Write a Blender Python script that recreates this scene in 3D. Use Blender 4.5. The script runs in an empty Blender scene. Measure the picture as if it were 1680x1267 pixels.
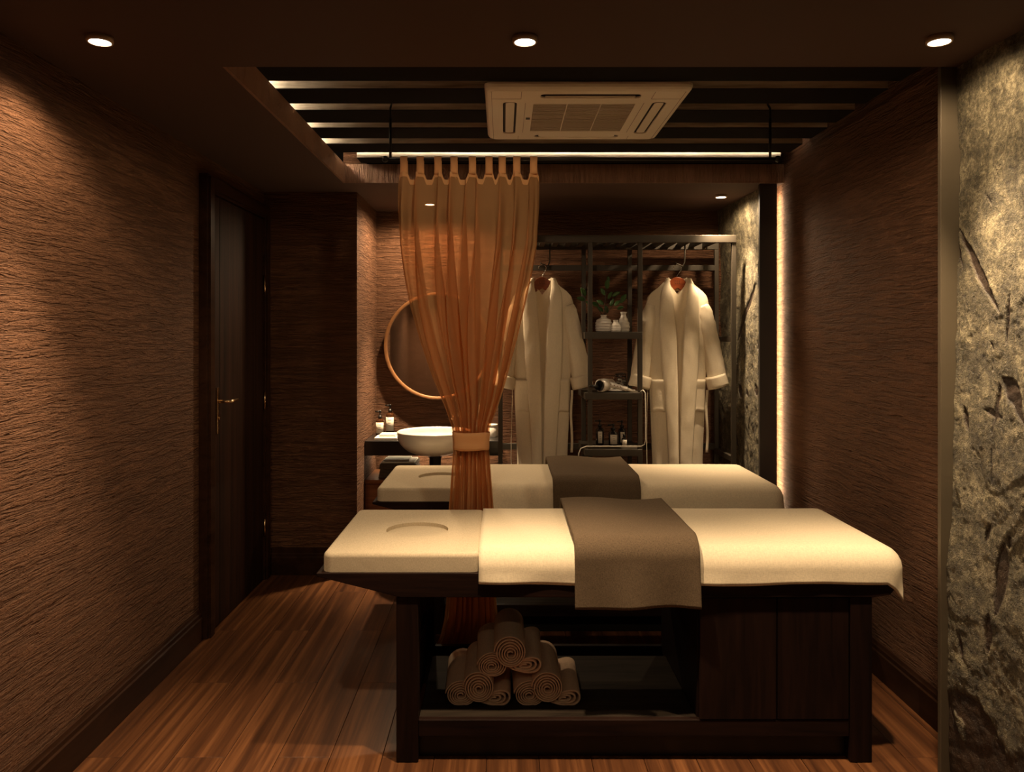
import bpy, bmesh, math, random
import numpy as np
from mathutils import Vector, noise
random.seed(7)
PI = math.pi
sc = bpy.context.scene
# ------------------------------------------------------------------ camera, world, lights, exposure
F = 1280.0; CX = 825.0; CY = 552.0; CAMZ = 1.5           # focal length and vanishing point in pixels of the 1680x1267 frame
cd = bpy.data.cameras.new('camera'); cam = bpy.data.objects.new('camera', cd); sc.collection.objects.link(cam)
cam.location = (0, 0, CAMZ); cam.rotation_euler = (PI/2, 0, 0)
cd.sensor_width = 36; cd.lens = F/1680*36
cd.shift_x = (840-CX)/1680; cd.shift_y = (CY-633.5)/1680
cd.clip_start = .05; cd.clip_end = 50
sc.camera = cam
w = bpy.data.worlds.new('world'); sc.world = w; w.use_nodes = True
w.node_tree.nodes['Background'].inputs[0].default_value = (.02, .013, .009, 1)
w.node_tree.nodes['Background'].inputs[1].default_value = .1
sc.view_settings.view_transform = 'Standard'; sc.view_settings.look = 'None'
sc.view_settings.gamma = 1; sc.view_settings.use_curve_mapping = False
sc.view_settings.exposure = 0.0
sc.cycles.max_bounces = 14; sc.cycles.diffuse_bounces = 9; sc.cycles.transparent_max_bounces = 40
WARM = (1.0, .715, .43)
def spot(name, loc, watt, deg, blend, target=None, col=WARM, rad=.03):
    l = bpy.data.lights.new(name, 'SPOT'); l.energy = watt; l.color = col
    l.spot_size = math.radians(deg); l.spot_blend = blend; l.shadow_soft_size = rad
    o = bpy.data.objects.new(name, l); sc.collection.objects.link(o); o.location = loc
    if target is not None:
        o.rotation_euler = (Vector(target)-Vector(loc)).to_track_quat('-Z', 'Y').to_euler()
    return o
CEIL = 2.41; CAVT = 2.52; ZTOP = 2.9
LAMPS = [(-1.225, 2.372), (.067, 2.372), (1.327, 2.372), (-.496, 5.30), (1.404, 5.02), (-1.225, .2), (.067, .2), (1.327, .2), (-.95, -.72)]  # last lamp is added, unseen, to brighten the rear wall in the mirror
# per lamp: narrow core watt, core cone, wide spill watt
LP = [(200, 54, 33), (235, 72, 31), (225, 66, 16), (420, 58, 78), (225, 74, 27), (8, 80, 6), (46, 80, 13), (20, 80, 4), (130, 110, 8)]
for (lx, ly), (wt, dg, sp) in zip(LAMPS, LP):
    spot('downlight_beam', (lx, ly, CEIL-.024), wt, dg, 1.0)
    spot('downlight_spill', (lx, ly, CEIL-.024), sp, 142 if lx < -1.2 else (178 if abs(lx-.067) < .01 and ly > 2 else 170), .12 if lx == .067 else .45)

# ------------------------------------------------------------------ helpers
col = sc.collection
def P(x, y, Y): return Vector(((x-CX)*Y/F, Y, CAMZ-(y-CY)*Y/F))
def tag(o, label=None, cat=None, group=None, kind=None):
    if label: o['label'] = label
    if cat: o['category'] = cat
    if group: o['group'] = group
    if kind: o['kind'] = kind
    return o
def empty(name, loc, label=None, cat=None, group=None):
    o = bpy.data.objects.new(name, None); col.objects.link(o); o.location = loc; o.empty_display_size = .1
    return tag(o, label, cat, group)
def wloc(o):
    v = Vector((0, 0, 0))
    while o is not None: v = v + o.location; o = o.parent
    return v
class MB:
    def __init__(s): s.v = []; s.f = []
    def add(s, vs, fs):
        n = len(s.v); s.v += [tuple(v) for v in vs]; s.f += [tuple(i+n for i in f) for f in fs]; return s
    def box(s, x0, x1, y0, y1, z0, z1):
        return s.add([(x0,y0,z0),(x1,y0,z0),(x1,y1,z0),(x0,y1,z0),(x0,y0,z1),(x1,y0,z1),(x1,y1,z1),(x0,y1,z1)],
                     [(0,3,2,1),(4,5,6,7),(0,1,5,4),(1,2,6,5),(2,3,7,6),(3,0,4,7)])
    def grid(s, pts, wrap=False):
        r = len(pts); c = len(pts[0]); vs = [p for row in pts for p in row]; fs = []
        for i in range(r-1):
            for j in range(c if wrap else c-1):
                k = (j+1) % c
                fs.append((i*c+j, i*c+k, (i+1)*c+k, (i+1)*c+j))
        return s.add(vs, fs)
    def lathe(s, prof, c=(0,0,0), n=32, sx=1, sy=1, cap=True):
        pts = [[(c[0]+r*sx*math.cos(2*PI*j/n), c[1]+r*sy*math.sin(2*PI*j/n), c[2]+z) for j in range(n)] for r, z in prof]
        s.grid(pts, True)
        if cap:
            b = len(s.v)-len(prof)*n
            if prof[0][0] > 1e-5: s.f.append(tuple(b+j for j in reversed(range(n))))
            if prof[-1][0] > 1e-5: s.f.append(tuple(b+(len(prof)-1)*n+j for j in range(n)))
        return s
    def tube(s, path, rad, n=10, cap=True, flat=1.0):
        path = [Vector(p) for p in path]; m = len(path)
        rads = rad if isinstance(rad, (list, tuple)) else [rad]*m
        rows = []; up = None
        for i, p in enumerate(path):
            t = (path[min(i+1, m-1)]-path[max(i-1, 0)]).normalized()
            if up is None:
                up = Vector((0,0,1)) if abs(t.z) < .9 else Vector((0,1,0))
            a = t.cross(up).normalized(); b = a.cross(t).normalized(); up = b
            rows.append([tuple(p + a*rads[i]*math.cos(2*PI*j/n) + b*rads[i]*flat*math.sin(2*PI*j/n)) for j in range(n)])
        s.grid(rows, True)
        if cap:
            b = len(s.v)-m*n
            s.f.append(tuple(b+j for j in reversed(range(n)))); s.f.append(tuple(b+(m-1)*n+j for j in range(n)))
        return s
    def prism(s, poly, axis, a0, a1):
        n = len(poly)
        def q(p, a):
            return (a, p[0], p[1]) if axis == 'x' else ((p[0], a, p[1]) if axis == 'y' else (p[0], p[1], a))
        return s.add([q(p, a0) for p in poly]+[q(p, a1) for p in poly],
                     [tuple(range(n))[::-1], tuple(range(n, 2*n))] + [(i, (i+1) % n, n+(i+1) % n, n+i) for i in range(n)])
    def build(s, name, mat, parent=None, smooth=False, bev=0, seg=2, sol=0, soff=-1, sub=0):
        off = wloc(parent) if parent is not None else Vector((0,0,0))
        me = bpy.data.meshes.new(name)
        me.from_pydata([(x-off.x, y-off.y, z-off.z) for x, y, z in s.v], [], s.f)
        bm = bmesh.new(); bm.from_mesh(me); bmesh.ops.recalc_face_normals(bm, faces=bm.faces); bm.to_mesh(me); bm.free()
        me.materials.append(mat)
        if smooth:
            for p in me.polygons: p.use_smooth = True
        o = bpy.data.objects.new(name, me); col.objects.link(o); o.parent = parent
        if sol:
            m = o.modifiers.new('thick', 'SOLIDIFY'); m.thickness = sol; m.offset = soff
        if bev:
            m = o.modifiers.new('bevel', 'BEVEL'); m.width = bev; m.segments = seg; m.limit_method = 'ANGLE'; m.angle_limit = .7
            if smooth is False:
                for p in me.polygons: p.use_smooth = True
                wn = o.modifiers.new('wn', 'WEIGHTED_NORMAL')
        if sub:
            m = o.modifiers.new('sub', 'SUBSURF'); m.levels = sub; m.render_levels = sub
        return o
def bx(name, mat, parent, x0, x1, y0, y1, z0, z1, bev=.003):
    return MB().box(x0, x1, y0, y1, z0, z1).build(name, mat, parent, bev=bev)
def struct(o): o['kind'] = 'structure'; return o
def copy_tree(o, parent=None):
    c = o.copy(); col.objects.link(c); c.parent = parent
    for ch in list(o.children): copy_tree(ch, c)
    return c
def lerp(a, b, t): return a+(b-a)*t
def interp(x, pts):
    if x <= pts[0][0]: return pts[0][1]
    for (a, b), (c, d) in zip(pts, pts[1:]):
        if x <= c: return b+(d-b)*(x-a)/(c-a)
    return pts[-1][1]
def sstep(a, b, x):
    t = min(1, max(0, (x-a)/(b-a))); return t*t*(3-2*t)

# ------------------------------------------------------------------ materials
def new_mat(name):
    m = bpy.data.materials.new(name); m.use_nodes = True
    nt = m.node_tree; return m, nt, nt.nodes['Principled BSDF']
def N(nt, typ, **kw):
    n = nt.nodes.new(typ)
    for k, v in kw.items():
        if k.startswith('i_'):
            n.inputs[int(k[2:])].default_value = v
        else: setattr(n, k, v)
    return n
def coords(nt, scale, rnd=False, kind='Object'):
    tc = N(nt, 'ShaderNodeTexCoord'); mp = N(nt, 'ShaderNodeMapping'); mp.inputs['Scale'].default_value = scale
    if rnd:
        oi = N(nt, 'ShaderNodeObjectInfo'); mu = N(nt, 'ShaderNodeVectorMath', operation='MULTIPLY_ADD')
        cb = N(nt, 'ShaderNodeCombineXYZ')
        for i in range(3): nt.links.new(oi.outputs['Random'], cb.inputs[i])
        mu.inputs[1].default_value = (17.3, 31.7, 11.1)
        nt.links.new(cb.outputs[0], mu.inputs[0]); nt.links.new(tc.outputs[kind], mu.inputs[2])
        nt.links.new(mu.outputs[0], mp.inputs[0])
    else: nt.links.new(tc.outputs[kind], mp.inputs[0])
    return mp.outputs[0]
def noise_tex(nt, vec, scale=1, detail=4, rough=.55, dist=0):
    n = N(nt, 'ShaderNodeTexNoise'); n.inputs['Scale'].default_value = scale; n.inputs['Detail'].default_value = detail
    n.inputs['Roughness'].default_value = rough; n.inputs['Distortion'].default_value = dist
    nt.links.new(vec, n.inputs['Vector']); return n.outputs['Fac']
def ramp(nt, fac, stops):
    r = N(nt, 'ShaderNodeValToRGB'); cr = r.color_ramp
    while len(cr.elements) < len(stops): cr.elements.new(.5)
    for e, (p, c) in zip(cr.elements, stops):
        e.position = p; e.color = (c[0], c[1], c[2], 1) if isinstance(c, tuple) else (c, c, c, 1)
    nt.links.new(fac, r.inputs[0]); return r.outputs[0]
def bump(nt, h, b, strength=.5, dist=.01, prev=None):
    n = N(nt, 'ShaderNodeBump'); n.inputs['Strength'].default_value = strength; n.inputs['Distance'].default_value = dist
    nt.links.new(h, n.inputs['Height'])
    if prev is not None: nt.links.new(prev, n.inputs['Normal'])
    nt.links.new(n.outputs[0], b.inputs['Normal']); return n.outputs[0]
def mth(nt, op, a, b=None, c=None):
    n = N(nt, 'ShaderNodeMath', operation=op)
    for i, v in enumerate((a, b, c)):
        if v is None: continue
        if isinstance(v, (int, float)): n.inputs[i].default_value = v
        else: nt.links.new(v, n.inputs[i])
    return n.outputs[0]
def plain(name, c, rough=.5, metal=0, spec=.5, coat=0):
    m, nt, b = new_mat(name)
    b.inputs['Base Color'].default_value = (*c, 1); b.inputs['Roughness'].default_value = rough
    b.inputs['Metallic'].default_value = metal; b.inputs['Specular IOR Level'].default_value = spec
    b.inputs['Coat Weight'].default_value = coat
    return m
def emit(name, c, s):
    m, nt, b = new_mat(name); b.inputs['Base Color'].default_value = (.8,.8,.8,1)
    b.inputs['Emission Color'].default_value = (*c, 1); b.inputs['Emission Strength'].default_value = s
    return m
def plaster(name, c, horiz=True, strength=1.0):
    m, nt, b = new_mat(name)
    a = 2.6; z = 34.
    tc = coords(nt, (1, 1, 1))
    # warp the height a little so the furrows wander
    wv = noise_tex(nt, tc, 2.2, 3, .5)
    sep = N(nt, 'ShaderNodeSeparateXYZ'); nt.links.new(tc, sep.inputs[0])
    zz = mth(nt, 'MULTIPLY_ADD', wv, .032, sep.outputs[2] if horiz else sep.outputs[0])
    def vec(ax, az, off=0):
        cb = N(nt, 'ShaderNodeCombineXYZ')
        o0 = sep.outputs[0] if horiz else sep.outputs[2]
        nt.links.new(mth(nt, 'MULTIPLY', o0, ax), cb.inputs[0]); nt.links.new(mth(nt, 'MULTIPLY', sep.outputs[1], ax), cb.inputs[1])
        nt.links.new(mth(nt, 'MULTIPLY_ADD', zz, az, off), cb.inputs[2]); return cb.outputs[0]
    n1 = noise_tex(nt, vec(4.2, 62), 1, 3, .6, .6)
    n2 = noise_tex(nt, vec(16, 125, 7), 1, 4, .6, .4)
    n3 = noise_tex(nt, tc, 95, 3, .65)
    r1 = ramp(nt, n1, [(.40, 0.0), (.49, .85), (.75, 1.0)])
    r2 = ramp(nt, n2, [(.30, 0.0), (.55, 1.0)])
    h = mth(nt, 'ADD', mth(nt, 'MULTIPLY', r1, 1.0), mth(nt, 'ADD', mth(nt, 'MULTIPLY', r2, .55), mth(nt, 'MULTIPLY', n3, .55)))
    bump(nt, h, b, 1.0, .013*strength)
    cc = ramp(nt, n1, [(.3, tuple(v*.8 for v in c)), (.7, tuple(v*1.1 for v in c))])
    nt.links.new(cc, b.inputs['Base Color']); b.inputs['Roughness'].default_value = .8
    b.inputs['Specular IOR Level'].default_value = .25
    return m
def wood(name, c1, c2, scale, rough=.4, rnd=False, bs=.15, coat=0):
    m, nt, b = new_mat(name)
    v = coords(nt, scale, rnd); f = noise_tex(nt, v, 1, 6, .6, .8); f2 = noise_tex(nt, v, 4, 3, .5)
    k = mth(nt, 'ADD', mth(nt, 'MULTIPLY', f, .75), mth(nt, 'MULTIPLY', f2, .25))
    nt.links.new(ramp(nt, k, [(.32, c1), (.68, c2)]), b.inputs['Base Color'])
    b.inputs['Roughness'].default_value = rough; b.inputs['Specular IOR Level'].default_value = .10 if c2[0] < .06 else .35; bump(nt, k, b, bs, .002); b.inputs['Coat Weight'].default_value = coat
    return m
def fabric(name, c, sc_=900, var=.12, bd=.0006, rough=.9, sheen=.0, scale=(1,1,1)):
    m, nt, b = new_mat(name)
    tc = coords(nt, scale)
    def st(s3, k):
        mp = N(nt, 'ShaderNodeMapping'); mp.inputs['Scale'].default_value = s3; nt.links.new(tc, mp.inputs[0])
        return noise_tex(nt, mp.outputs[0], k, 2, .6)
    a = st((.25, 1, 1), sc_*.5); d = st((1, .2, .2), sc_*.5)
    k = mth(nt, 'MULTIPLY', mth(nt, 'ADD', a, d), .5)
    nt.links.new(ramp(nt, k, [(.35, tuple(v*(1-var*2) for v in c)), (.62, tuple(min(1, v*(1+var*.6)) for v in c))]), b.inputs['Base Color'])
    big = noise_tex(nt, tc, 9, 3, .5)
    p = bump(nt, big, b, .5, .004); bump(nt, k, b, .8, bd, p)
    b.inputs['Roughness'].default_value = rough; b.inputs['Specular IOR Level'].default_value = .15
    b.inputs['Sheen Weight'].default_value = sheen
    return m
BROWN = (.176, .083, .043)
M = {}
M['plaster'] = plaster('plaster_horizontal', BROWN)
M['plaster_v'] = plaster('plaster_vertical', (.33, .19, .125), False, .5)
M['ceil'] = plain('ceiling_paint', (.085, .050, .038), .75, spec=.25)
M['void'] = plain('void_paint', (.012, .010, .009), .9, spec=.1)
M['darkwood'] = wood('dark_wood', (.012, .006, .004), (.040, .018, .011), (3, 3, 3), .38)
M['basewood'] = wood('baseboard_wood', (.020, .009, .005), (.050, .022, .012), (12, 2, 14), .35)
M['doorwood'] = wood('door_wood', (.010, .006, .004), (.046, .019, .011), (20, 22, .8), .6)
M['bedwood'] = wood('bed_wood', (.006, .0035, .0028), (.022, .010, .007), (2, 4, 26), .5)
M['bedwood_v'] = wood('bed_wood_upright', (.006, .0035, .0028), (.020, .009, .006), (24, 20, 1.6), .5)
M['slat'] = wood('slat_wood', (.24, .19, .14), (.72, .64, .52), (2.2, 12, 26), .35)
M['shelfwood'] = wood('shelf_wood', (.010, .007, .005), (.040, .029, .020), (2, 16, 16), .65)
M['vanitywood'] = wood('vanity_wood', (.13, .045, .018), (.26, .105, .04), (2.4, 10, 26), .4)
M['ringwood'] = wood('ring_wood', (.20, .088, .034), (.30, .14, .055), (9, 9, 9), .4)
M['hangerwood'] = wood('hanger_wood', (.16, .035, .012), (.28, .07, .022), (6, 30, 30), .3)
M['linen'] = fabric('linen_mattress', (.58, .49, .35), 1200, .12)
M['sheet'] = fabric('linen_sheet', (.74, .64, .47), 800, .08)
M['runner'] = fabric('runner_weave', (.13, .092, .058), 1500, .22, .0012)
M['robe'] = fabric('robe_cotton', (.80, .71, .55), 420, .03, .0012)
M['towel'] = fabric('towel_cotton', (.66, .48, .34), 500, .06)
M['greytowel'] = fabric('grey_towel', (.13, .10, .075), 500, .1)
M['whitetowel'] = fabric('white_towel', (.78, .74, .66), 500, .05)
M['black'] = plain('black_metal', (.022, .020, .017), .4, .6)
M['rack'] = plain('rack_metal', (.060, .050, .037), .5, .3)
M['trim'] = plain('bronze_trim', (.115, .092, .060), .5, .2)
M['column'] = plain('column_trim', (.040, .033, .028), .6)
M['counter'] = plain('black_counter', (.014, .013, .013), .28, coat=.3)
M['brass'] = plain('brass', (.80, .58, .34), .22, 1)
M['chrome'] = plain('chrome', (.8, .78, .74), .15, 1)
M['white'] = plain('white_ceramic', (.85, .82, .76), .18, coat=.5)
M['matwhite'] = plain('mat_white', (.80, .77, .70), .5)
M['ac'] = plain('cassette_plastic', (.88, .80, .66), .45)
M['ac_dark'] = plain('cassette_opening', (.05, .035, .025), .7)
M['ac_slat'] = plain('cassette_slat', (.66, .57, .45), .5)
M['lampglass'] = emit('lamp_glass', (1, .93, .8), 14)
M['lamprim'] = plain('lamp_rim', (.55, .42, .28), .4, .2)
M['amber'] = plain('amber_glass', (.06, .022, .008), .08, coat=1)
M['darkglass'] = plain('dark_glass', (.012, .010, .009), .08, coat=1)
M['label'] = plain('paper_label', (.75, .69, .58), .6)
M['pump'] = plain('pump_black', (.012, .011, .010), .3)
M['led'] = emit('led_strip', (1, .76, .48), 62)
M['led_soft'] = emit('led_cove', (1, .82, .58), 45)
M['led_dim'] = emit('led_strip_dim', (1, .82, .58), 22)
M['leaf'] = plain('leaf_green', (.035, .095, .020), .4)
M['stem'] = plain('stem_brown', (.06, .04, .02), .6)
M['dryer'] = plain('dryer_white', (.70, .66, .60), .3)
M['button'] = plain('button_brown', (.22, .08, .04), .4)
M['cord'] = plain('white_cord', (.75, .70, .60), .4)
M['ink'] = plain('ink', (.05, .02, .01), .6)
m, nt, b = new_mat('mirror_glass'); b.inputs['Metallic'].default_value = 1; b.inputs['Base Color'].default_value = (.9, .86, .8, 1); b.inputs['Roughness'].default_value = .04
M['mirror'] = m
m, nt, b = new_mat('clear_glass'); b.inputs['Transmission Weight'].default_value = 1; b.inputs['Roughness'].default_value = .03; b.inputs['IOR'].default_value = 1.45
M['glass'] = m
# sheer curtain cloth
def sheer(name, c, tr, fac):
    m, nt, b = new_mat(name); nt.nodes.remove(b)
    out = nt.nodes['Material Output']
    d = N(nt, 'ShaderNodeBsdfDiffuse'); d.inputs[0].default_value = (*c, 1)
    t = N(nt, 'ShaderNodeBsdfTranslucent'); t.inputs[0].default_value = (*c, 1)
    x = N(nt, 'ShaderNodeBsdfTransparent'); x.inputs[0].default_value = (*tr, 1)
    m1 = N(nt, 'ShaderNodeMixShader'); m1.inputs[0].default_value = .45
    nt.links.new(d.outputs[0], m1.inputs[1]); nt.links.new(t.outputs[0], m1.inputs[2])
    m2 = N(nt, 'ShaderNodeMixShader'); m2.inputs[0].default_value = fac
    nt.links.new(x.outputs[0], m2.inputs[1]); nt.links.new(m1.outputs[0], m2.inputs[2])
    nt.links.new(m2.outputs[0], out.inputs[0]); return m
M['sheer'] = sheer('sheer_orange', (.62, .37, .175), (.82, .545, .36), .50)
M['sheer_dense'] = sheer('sheer_band', (.80, .50, .25), (.85, .55, .30), .85)
# floor planks
m, nt, b = new_mat('floor_planks')
v = coords(nt, (1, 1, 1), True)
mp = N(nt, 'ShaderNodeMapping'); mp.inputs['Scale'].default_value = (34, .9, 1); nt.links.new(v, mp.inputs[0])
f = noise_tex(nt, mp.outputs[0], 1, 2, .5, 0)
mp2 = N(nt, 'ShaderNodeMapping'); mp2.inputs['Scale'].default_value = (110, 3.0, 1); nt.links.new(v, mp2.inputs[0])
f2 = noise_tex(nt, mp2.outputs[0], 1, 5, .6, .3)
k = mth(nt, 'ADD', mth(nt, 'MULTIPLY', f, .62), mth(nt, 'MULTIPLY', f2, .38))
nt.links.new(ramp(nt, k, [(.30, (.034, .013, .0065)), (.50, (.090, .034, .013)), (.72, (.21, .086, .032))]), b.inputs['Base Color'])
b.inputs['Roughness'].default_value = .34; b.inputs['Specular IOR Level'].default_value = .4; bump(nt, k, b, .12, .001)
M['floor'] = m
# slate
m, nt, b = new_mat('slate')
v = coords(nt, (1, 1, 1))
at = N(nt, 'ShaderNodeAttribute'); at.attribute_name = 'layer'
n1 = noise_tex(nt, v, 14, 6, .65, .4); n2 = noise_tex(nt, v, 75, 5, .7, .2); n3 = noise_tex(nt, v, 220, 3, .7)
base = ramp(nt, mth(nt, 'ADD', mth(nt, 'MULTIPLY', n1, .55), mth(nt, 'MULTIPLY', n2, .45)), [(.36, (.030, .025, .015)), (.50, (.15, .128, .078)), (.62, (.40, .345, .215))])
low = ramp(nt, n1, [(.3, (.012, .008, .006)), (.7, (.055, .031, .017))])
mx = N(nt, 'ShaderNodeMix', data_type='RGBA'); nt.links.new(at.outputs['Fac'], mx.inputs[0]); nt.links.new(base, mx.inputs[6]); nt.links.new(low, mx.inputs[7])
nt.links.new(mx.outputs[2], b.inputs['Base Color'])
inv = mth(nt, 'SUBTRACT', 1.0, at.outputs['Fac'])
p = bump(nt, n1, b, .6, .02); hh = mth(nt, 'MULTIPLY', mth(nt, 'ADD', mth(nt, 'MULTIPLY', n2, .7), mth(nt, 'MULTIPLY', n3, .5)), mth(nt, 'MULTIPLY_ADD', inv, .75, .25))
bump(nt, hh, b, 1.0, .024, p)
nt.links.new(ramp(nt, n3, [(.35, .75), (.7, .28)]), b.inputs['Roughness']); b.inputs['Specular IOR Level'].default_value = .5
M['slate'] = m

# ------------------------------------------------------------------ the room
XL, XR, YB, YR = -1.505, 1.68, 5.68, -1.2
SX = 1.53                                              # stone faces
YC0, YC1, XC = 2.635, 4.62, -.935                      # ceiling opening
# floor: base slab and planks
fl = struct(bx('floor', M['void'], None, XL-.1, XR+.2, YR-.1, YB+.1, -.10, -.014, 0))
PW, PLEN = .186, 1.2
pm = MB().box(0, PW-.0016, 0, PLEN-.0016, -.014, 0).build('plank', M['floor'], fl, bev=.0012, seg=1)
first = True; ix = 0; x = XL-.04
while x < XR+.02:
    y = 5.18-1.2*6 + (.6 if ix % 2 else 0) - (.0) 
    while y < YB:
        if y+PLEN > 0.2:
            o = pm if first else pm.copy()
            if not first: col.objects.link(o)
            first = False
            o.location = (x, y, 0)
        y += PLEN
    x += PW; ix += 1
# walls
wl = struct(bx('wall_left', M['plaster'], None, XL-.1, XL, YR, 4.92, 0, CEIL, 0))
we = struct(bx('wall_alcove', M['plaster'], None, XL-.1, -.925, 4.92, 5.0, 0, CEIL, 0))
wr2 = struct(bx('wall_niche_side', M['plaster'], None, -1.02, -.92, 4.9205, YB, 0, CEIL, 0))
wb = struct(bx('wall_back', M['plaster'], None, -1.02, XR+.2, YB, YB+.1, 0, CEIL, 0))
wr = struct(bx('wall_right', M['plaster'], None, XR, XR+.1, 2.66, 5.1, 0, ZTOP, 0))
struct(bx('wall_right_panel', M['plaster'], None, XR-.012, XR, 2.68, 5.08, 0, CAVT, 0))
struct(bx('wall_rear', M['plaster'], None, XL-.1, XR+.2, YR-.1, YR, 0, CEIL, 0))
# ceiling: soffits round the opening
c = MB().box(XL-.1, XR+.2, YR-.1, YC0, CEIL, CEIL+.06)
c.box(XL-.1, XC-.012, YC0, YC1+.012, CEIL, CEIL+.06); c.box(XL-.1, XR+.2, YC1+.012, YB+.1, CEIL, CEIL+.06)
ceil = struct(c.build('ceiling', M['ceil']))
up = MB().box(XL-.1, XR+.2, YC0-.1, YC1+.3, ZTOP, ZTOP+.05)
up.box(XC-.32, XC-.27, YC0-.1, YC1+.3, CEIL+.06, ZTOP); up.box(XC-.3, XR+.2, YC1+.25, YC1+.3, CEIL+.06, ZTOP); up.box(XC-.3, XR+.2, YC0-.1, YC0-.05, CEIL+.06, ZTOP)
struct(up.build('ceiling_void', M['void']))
# textured upstands of the opening
struct(bx('trim_1', M['plaster_v'], None, XC-.012, XC, YC0, YC1, CEIL, CAVT, 0))
struct(bx('trim_2', M['plaster_v'], None, XC-.012, XR-.015, YC1, YC1+.012, CEIL-.0, CAVT, 0))
struct(bx('trim_3', M['plaster_v'], None, XC-.012, XR, YC0-.012, YC0, CEIL+.001, CAVT, 0))
# slats over the opening
YS = [(2.905, 3.118), (3.22, 3.42), (3.523, 3.725), (3.823, 4.024), (4.14, 4.33), (4.464, 4.60)]
for i, (a, b_) in enumerate(YS):
    x0 = XC-.03 if i < 5 else -.835
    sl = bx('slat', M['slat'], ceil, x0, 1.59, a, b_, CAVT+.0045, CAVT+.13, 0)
    bx('slat_underside_shade', M['void'], sl, x0, 1.59, a, b_, CAVT+.001, CAVT+.004, 0)  # black sheet puts the shade under each slat into its colour
struct(bx('trim_4', M['plaster'], None, XC-.02, XC+.12, YC1+.05, YC1+.06, CAVT-.03, CAVT+.2, 0))
# baseboards with a stepped top
def base(name, x0, x1, y0, y1, face, h=.15):
    lo = .11
    m_ = MB()
    t = .020
    if face == '+x':
        m_.prism([(x0, 0), (x0+.024, 0), (x0+.024, lo), (x0+.018, lo+.006), (x0+.018, lo+.022), (x0+.012, lo+.028), (x0+.010, h), (x0, h)], 'y', y0, y1)
    elif face == '-x':
        m_.prism([(x1, 0), (x1-.024, 0), (x1-.024, lo), (x1-.018, lo+.006), (x1-.018, lo+.022), (x1-.012, lo+.028), (x1-.010, h), (x1, h)], 'y', y0, y1)
    else:
        m_.prism([(y1, 0), (y1-.024, 0), (y1-.024, lo), (y1-.018, lo+.006), (y1-.018, lo+.022), (y1-.012, lo+.028), (y1-.010, h), (y1, h)], 'x', x0, x1)
    return struct(m_.build(name, M['basewood'], bev=.0015, seg=1))
base('baseboard_left', XL, 0, YR, 3.85, '+x')
base('baseboard_right', 0, XR-.012, 2.68, 5.0, '-x')
base('baseboard_end', XL+.05, -.921, 4.90, 4.92, '-y', .17)
base('baseboard_back', -.92, 1.6, 5.60, YB, '-y')
# bronze trims that end the stone walls
struct(bx('trim_5', M['trim'], None, 1.482, XR+.02, 2.64, 2.66, 0, CEIL+.1, .002))
colm = struct(bx('trim_6', M['column'], None, 1.533, 1.636, 4.655, 4.68, 0, CEIL, .002))

# stone cladding
def stone(name, x_face, y0, y1, dense0, cell, shards, lowfn, bulge):
    ys = []
    y = y0
    while y < y1:
        ys.append(y); y += cell if y >= dense0 else .12
    ys.append(y1)
    nz = int(CEIL/cell); zs = [CEIL*i/nz for i in range(nz+1)]
    vs = []; lay = []
    for yy in ys:
        for zz in zs:
            p = Vector((x_face*3, yy, zz))
            d = .012*noise.fractal(p*2.2, 1.0, 2.0, 5) + .0032*noise.fractal(p*14, .6, 2.1, 5) + .0012*noise.noise(p*85)
            # flaky ledges
            s = noise.noise(Vector((yy*3.1, zz*3.1, 4.7)))*4; fr = s-math.floor(s); d += .005*(math.floor(s)+sstep(.85, 1, fr))*.5
            L = 0.
            wob = .006*noise.noise(Vector((yy*16, zz*16, 2)))+.003*noise.noise(Vector((yy*60, zz*60, 2)))
            for (ya, za, yb, zb, wd) in shards:
                ab = Vector((yb-ya, zb-za)); ap = Vector((yy-ya, zz-za)); t = max(0, min(1, ap.dot(ab)/ab.length_squared))
                dd = (ap-ab*t).length; ww = wd*math.sin(PI*min(1, .04+t*.94))**.7
                L = max(L, sstep(ww*1.0+.002, ww*.85-.002, dd+wob*.5) if dd < .2 else 0)
            lo = lowfn(yy, zz+wob*5)
            L = max(L, lo)
            d += bulge(yy, zz) - .005*L
            vs.append((x_face-d, yy, zz)); lay.append(L)
    b_ = MB(); nzp = nz+1; fs = []
    for i in range(len(ys)-1):
        for j in range(nz):
            fs.append((i*nzp+j, (i+1)*nzp+j, (i+1)*nzp+j+1, i*nzp+j+1))
    n0 = len(vs)
    # closed edge at the far end so that the slab has thickness
    b_.add(vs, fs)
    e = [(x_face+.14, ys[-1], z) for z in zs]; b_.add(e, [])
    i0 = (len(ys)-1)*nzp
    b_.f += [(i0+j, n0+j, n0+j+1, i0+j+1) for j in range(nz)]
    o = b_.build(name, M['slate'], smooth=True)
    me = o.data; a = me.attributes.new('layer', 'FLOAT', 'POINT')
    a.data.foreach_set('value', lay+[.6]*nzp)
    return struct(o)
def onstone(xf, x, y):
    Y = xf*F/(x-CX); return (Y, CAMZ-(y-CY)*Y/F)
def sh(xf, xa, ya, xb, yb, wpx):
    a = onstone(xf, xa, ya); b_ = onstone(xf, xb, yb)
    return (a[0], a[1], b_[0], b_[1], wpx)
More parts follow.
